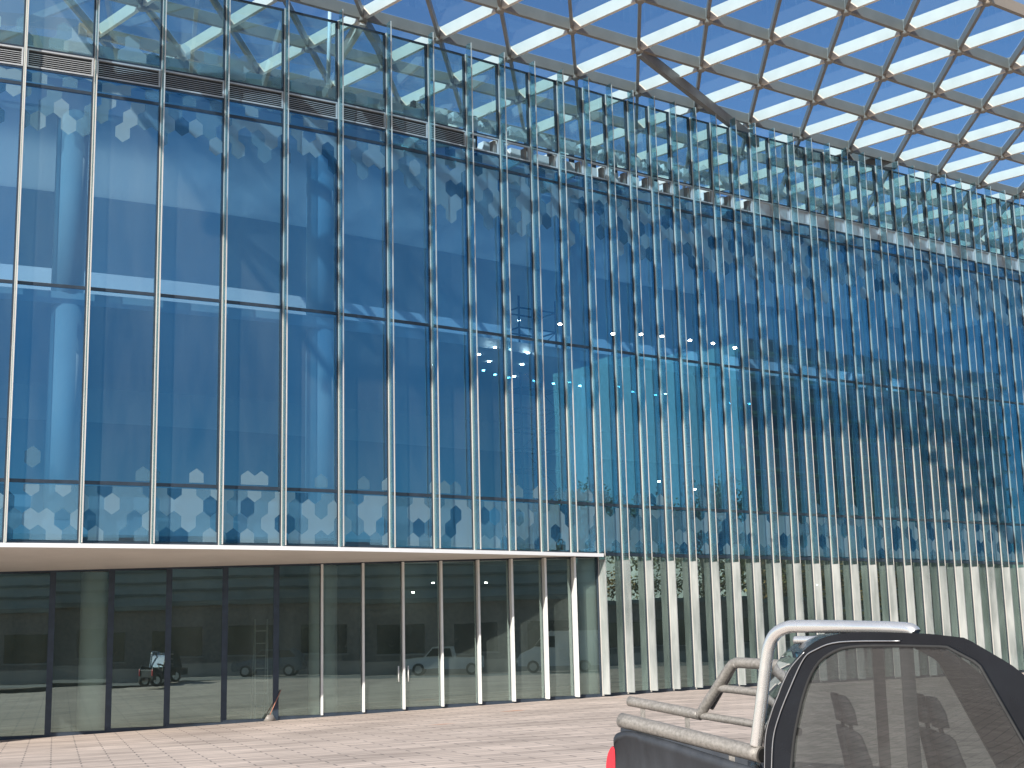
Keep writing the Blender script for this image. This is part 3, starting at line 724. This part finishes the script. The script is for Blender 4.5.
# trees
M['bark'] = solid('bark', (.10, .075, .055), .9, 0, .3, 6, .4)
M['leaf'] = solid('autumn_leaf', (.42, .27, .09), .7, 0, .5, .8); M['leaf_green'] = solid('dull_green_leaf', (.20, .19, .07), .7, 0, .4, .8)
def tree(p, h, r, seed, mk, label):
    q = random.Random(seed); root = empty('street_tree', p); tag(root, label, 'tree', 'trees across the street')
    b = MB(); tips = []
    b.tube([p+Vector((0, 0, -.1)), p+Vector((.1, 0, h*.25)), p+Vector((0, .1, h*.55)), p+Vector((.1, 0, h*.85))], [.22, .17, .11, .03], 8)
    for k in range(16):
        z = h*(.25+.6*q.random()); a = q.random()*2*PI; L = r*(.55+.5*q.random())*(1.2-z/h*.6)
        s_ = p+Vector((0, 0, z)); e_ = s_+Vector((math.cos(a)*L, math.sin(a)*L, L*.6)); b.tube([s_, (s_+e_)/2+Vector((0, 0, .15)), e_], [.07, .045, .015], 5); tips += [e_, (s_*.4+e_*.6)]
    b.build('trunk', M['bark'], root)
    c = MB()
    for t in tips:
        for k in range(95):
            o = t + Vector((q.gauss(0, .55), q.gauss(0, .55), q.gauss(0, .45))); u = Vector((q.gauss(0, 1), q.gauss(0, 1), q.gauss(0, 1))).normalized(); v = u.orthogonal().normalized(); s_ = .09+.09*q.random()
            c.quad([o-u*s_, o+v*s_*.7, o+u*s_, o-v*s_*.7])
    c.build('crown', M[mk], root)
TREES = [(40, 51, 9, 2.6, 'leaf', 'thin yellow autumn tree leftmost of the trees mirrored in the right panes'),
 (45, 53, 11.5, 3.2, 'leaf', 'tall yellow autumn tree second from left among the mirrored trees'),
 (49.5, 50, 10.5, 3, 'leaf_green', 'dull green tree between two yellow ones, mirrored in the right panes'),
 (53.5, 54, 12.5, 3.4, 'leaf', 'broad yellow autumn tree in front of the mirrored office block edge'),
 (58, 51, 11, 3, 'leaf', 'yellow autumn tree in front of the left end of the mirrored office block'),
 (63, 54, 12, 3.3, 'leaf_green', 'dull green tree in front of the middle of the mirrored office block'),
 (69, 51, 11.5, 3.2, 'leaf', 'yellow autumn tree in front of the right half of the mirrored office block'),
 (76, 53, 12, 3.4, 'leaf', 'last yellow autumn tree of the mirrored row, farthest right')]
for k, (s_, d, h, r, mk, lab) in enumerate(TREES): tree(wp(s_, d), h*1.35, r*1.25, 50+k, mk, lab)
# parked vehicles
M['white_paint'] = solid('white_paint', (.78, .78, .77), .3, 0, .04, 2); M['grey_paint'] = solid('grey_paint', (.16, .18, .20), .3, .3, .1, 2); M['lampglass'] = solid('lamp_glass', (.8, .82, .85), .1, .3)
def vehicle(name, label, cat, c, fwd, prof, wd, paint, wins, wheels, r):
    root = empty(name, c); tag(root, label, cat); lat = Vector((-fwd.y, fwd.x, 0))
    P = lambda x, z, y: c + fwd*x + lat*y + Vector((0, 0, z))
    def inset(z): return .10 if z > 1.05 else 0
    b = MB(); b.loft([[P(x, z, -wd/2+inset(z)+.05) for x, z in prof], [P(x, z, -wd/2+inset(z)) for x, z in [(x*.995, z*.995+.004) for x, z in prof]], [P(x, z, wd/2-inset(z)) for x, z in [(x*.995, z*.995+.004) for x, z in prof]], [P(x, z, wd/2-inset(z)-.05) for x, z in prof]], 0, False)
    b.build('body', M[paint], root, bevel=.04)
    for poly in wins:
        for sgn in (-1, 1):
            b = MB(); b.prism([P(x, z, sgn*(wd/2-inset(z)+.004)) for x, z in poly], lat*sgn*.012); b.build('side_window', M['car_glass'], root)
    fx = max(x for x, z in prof)
    for sgn in (-1, 1):
        b = MB(); b.obox(P(fx-.06, .62, sgn*wd*.36-.14), fwd*.09, lat*.28, (0, 0, .17)); b.build('headlight', M['lampglass'], root, bevel=.02)
    for x in wheels:
        for sgn in (-1, 1): wheel(P(x, r, sgn*(wd/2-.10)), root, lat*(-sgn), r, .22)
    return root
back = -WT
vehicle('parked_suv', 'dark grey car parked across the street, mirrored in the leftmost shopfront panes', 'car', Vector((10.8, 6.6, 0)), back,
        [(2.2, .35), (2.25, .7), (2.1, .95), (1.1, 1.08), (.45, 1.62), (-1.5, 1.68), (-2.1, 1.15), (-2.2, .7), (-2.15, .35)], 1.8, 'grey_paint',
        [[(.95, 1.12), (.42, 1.53), (-.4, 1.56), (-.4, 1.12)], [(-.5, 1.12), (-.5, 1.56), (-1.4, 1.56), (-1.8, 1.14)]], (1.35, -1.35), .35)
vehicle('parked_van', 'white panel van parked across the street, mirrored in the shopfront glass', 'van', wp(-3.5, 37.5)+WT*2.5, back,
        [(2.5, .4), (2.55, .8), (2.35, 1.15), (1.55, 1.5), (.95, 2.3), (.6, 2.45), (-2.5, 2.45), (-2.6, 2.2), (-2.6, .4)], 2.0, 'white_paint',
        [[(1.5, 1.55), (1.0, 2.15), (.35, 2.15), (.35, 1.5)]], (1.6, -1.6), .36)
vehicle('parked_pickup', 'white pickup parked behind the white van, mirrored in the shopfront glass', 'pickup truck', wp(-6.5, 41.2)-WN*(-1.5)+WT*-1.5, back,
        [(2.5, .4), (2.55, .75), (2.4, 1.0), (1.3, 1.1), (.75, 1.7), (-.3, 1.75), (-.5, 1.1), (-2.5, 1.08), (-2.5, .4)], 1.8, 'white_paint',
        [[(1.15, 1.14), (.72, 1.6), (-.2, 1.63), (-.3, 1.14)]], (1.6, -1.5), .37)

# ------------------------------------------------------------------ light
SUN_H = Vector((-.487, -.873)).normalized(); EL = math.radians(32)
sd = Vector((SUN_H.x*math.cos(EL), SUN_H.y*math.cos(EL), math.sin(EL)))
sl = bpy.data.lights.new('sun', 'SUN'); sl.energy = 5.0; sl.angle = math.radians(.53); sl.color = (1, .95, .87)
so = bpy.data.objects.new('sun', sl); COL.objects.link(so); so.rotation_euler = sd.to_track_quat('Z', 'Y').to_euler(); so.location = (-30, -30, 60)
w = bpy.data.worlds.new('World'); S.world = w; w.use_nodes = True
nt = w.node_tree; bg = nt.nodes['Background']
sk = nt.nodes.new('ShaderNodeTexSky'); sk.sky_type = 'NISHITA'; sk.sun_disc = False; sk.sun_elevation = EL; sk.sun_rotation = math.atan2(SUN_H.x, SUN_H.y)
sk.air_density = 1.0; sk.dust_density = .6; sk.ozone_density = 2.0; sk.altitude = 200
nt.links.new(sk.outputs[0], bg.inputs[0]); bg.inputs[1].default_value = .10
S.view_settings.view_transform = 'Standard'; S.view_settings.look = 'None'; S.view_settings.exposure = 0.5; S.view_settings.gamma = 1
S.render.engine = 'CYCLES'; S.cycles.max_bounces = 8; S.cycles.transparent_max_bounces = 20; S.cycles.glossy_bounces = 3; S.cycles.diffuse_bounces = 4
S.cycles.caustics_reflective = False; S.cycles.caustics_refractive = False
S.render.resolution_x = 1024; S.render.resolution_y = 768
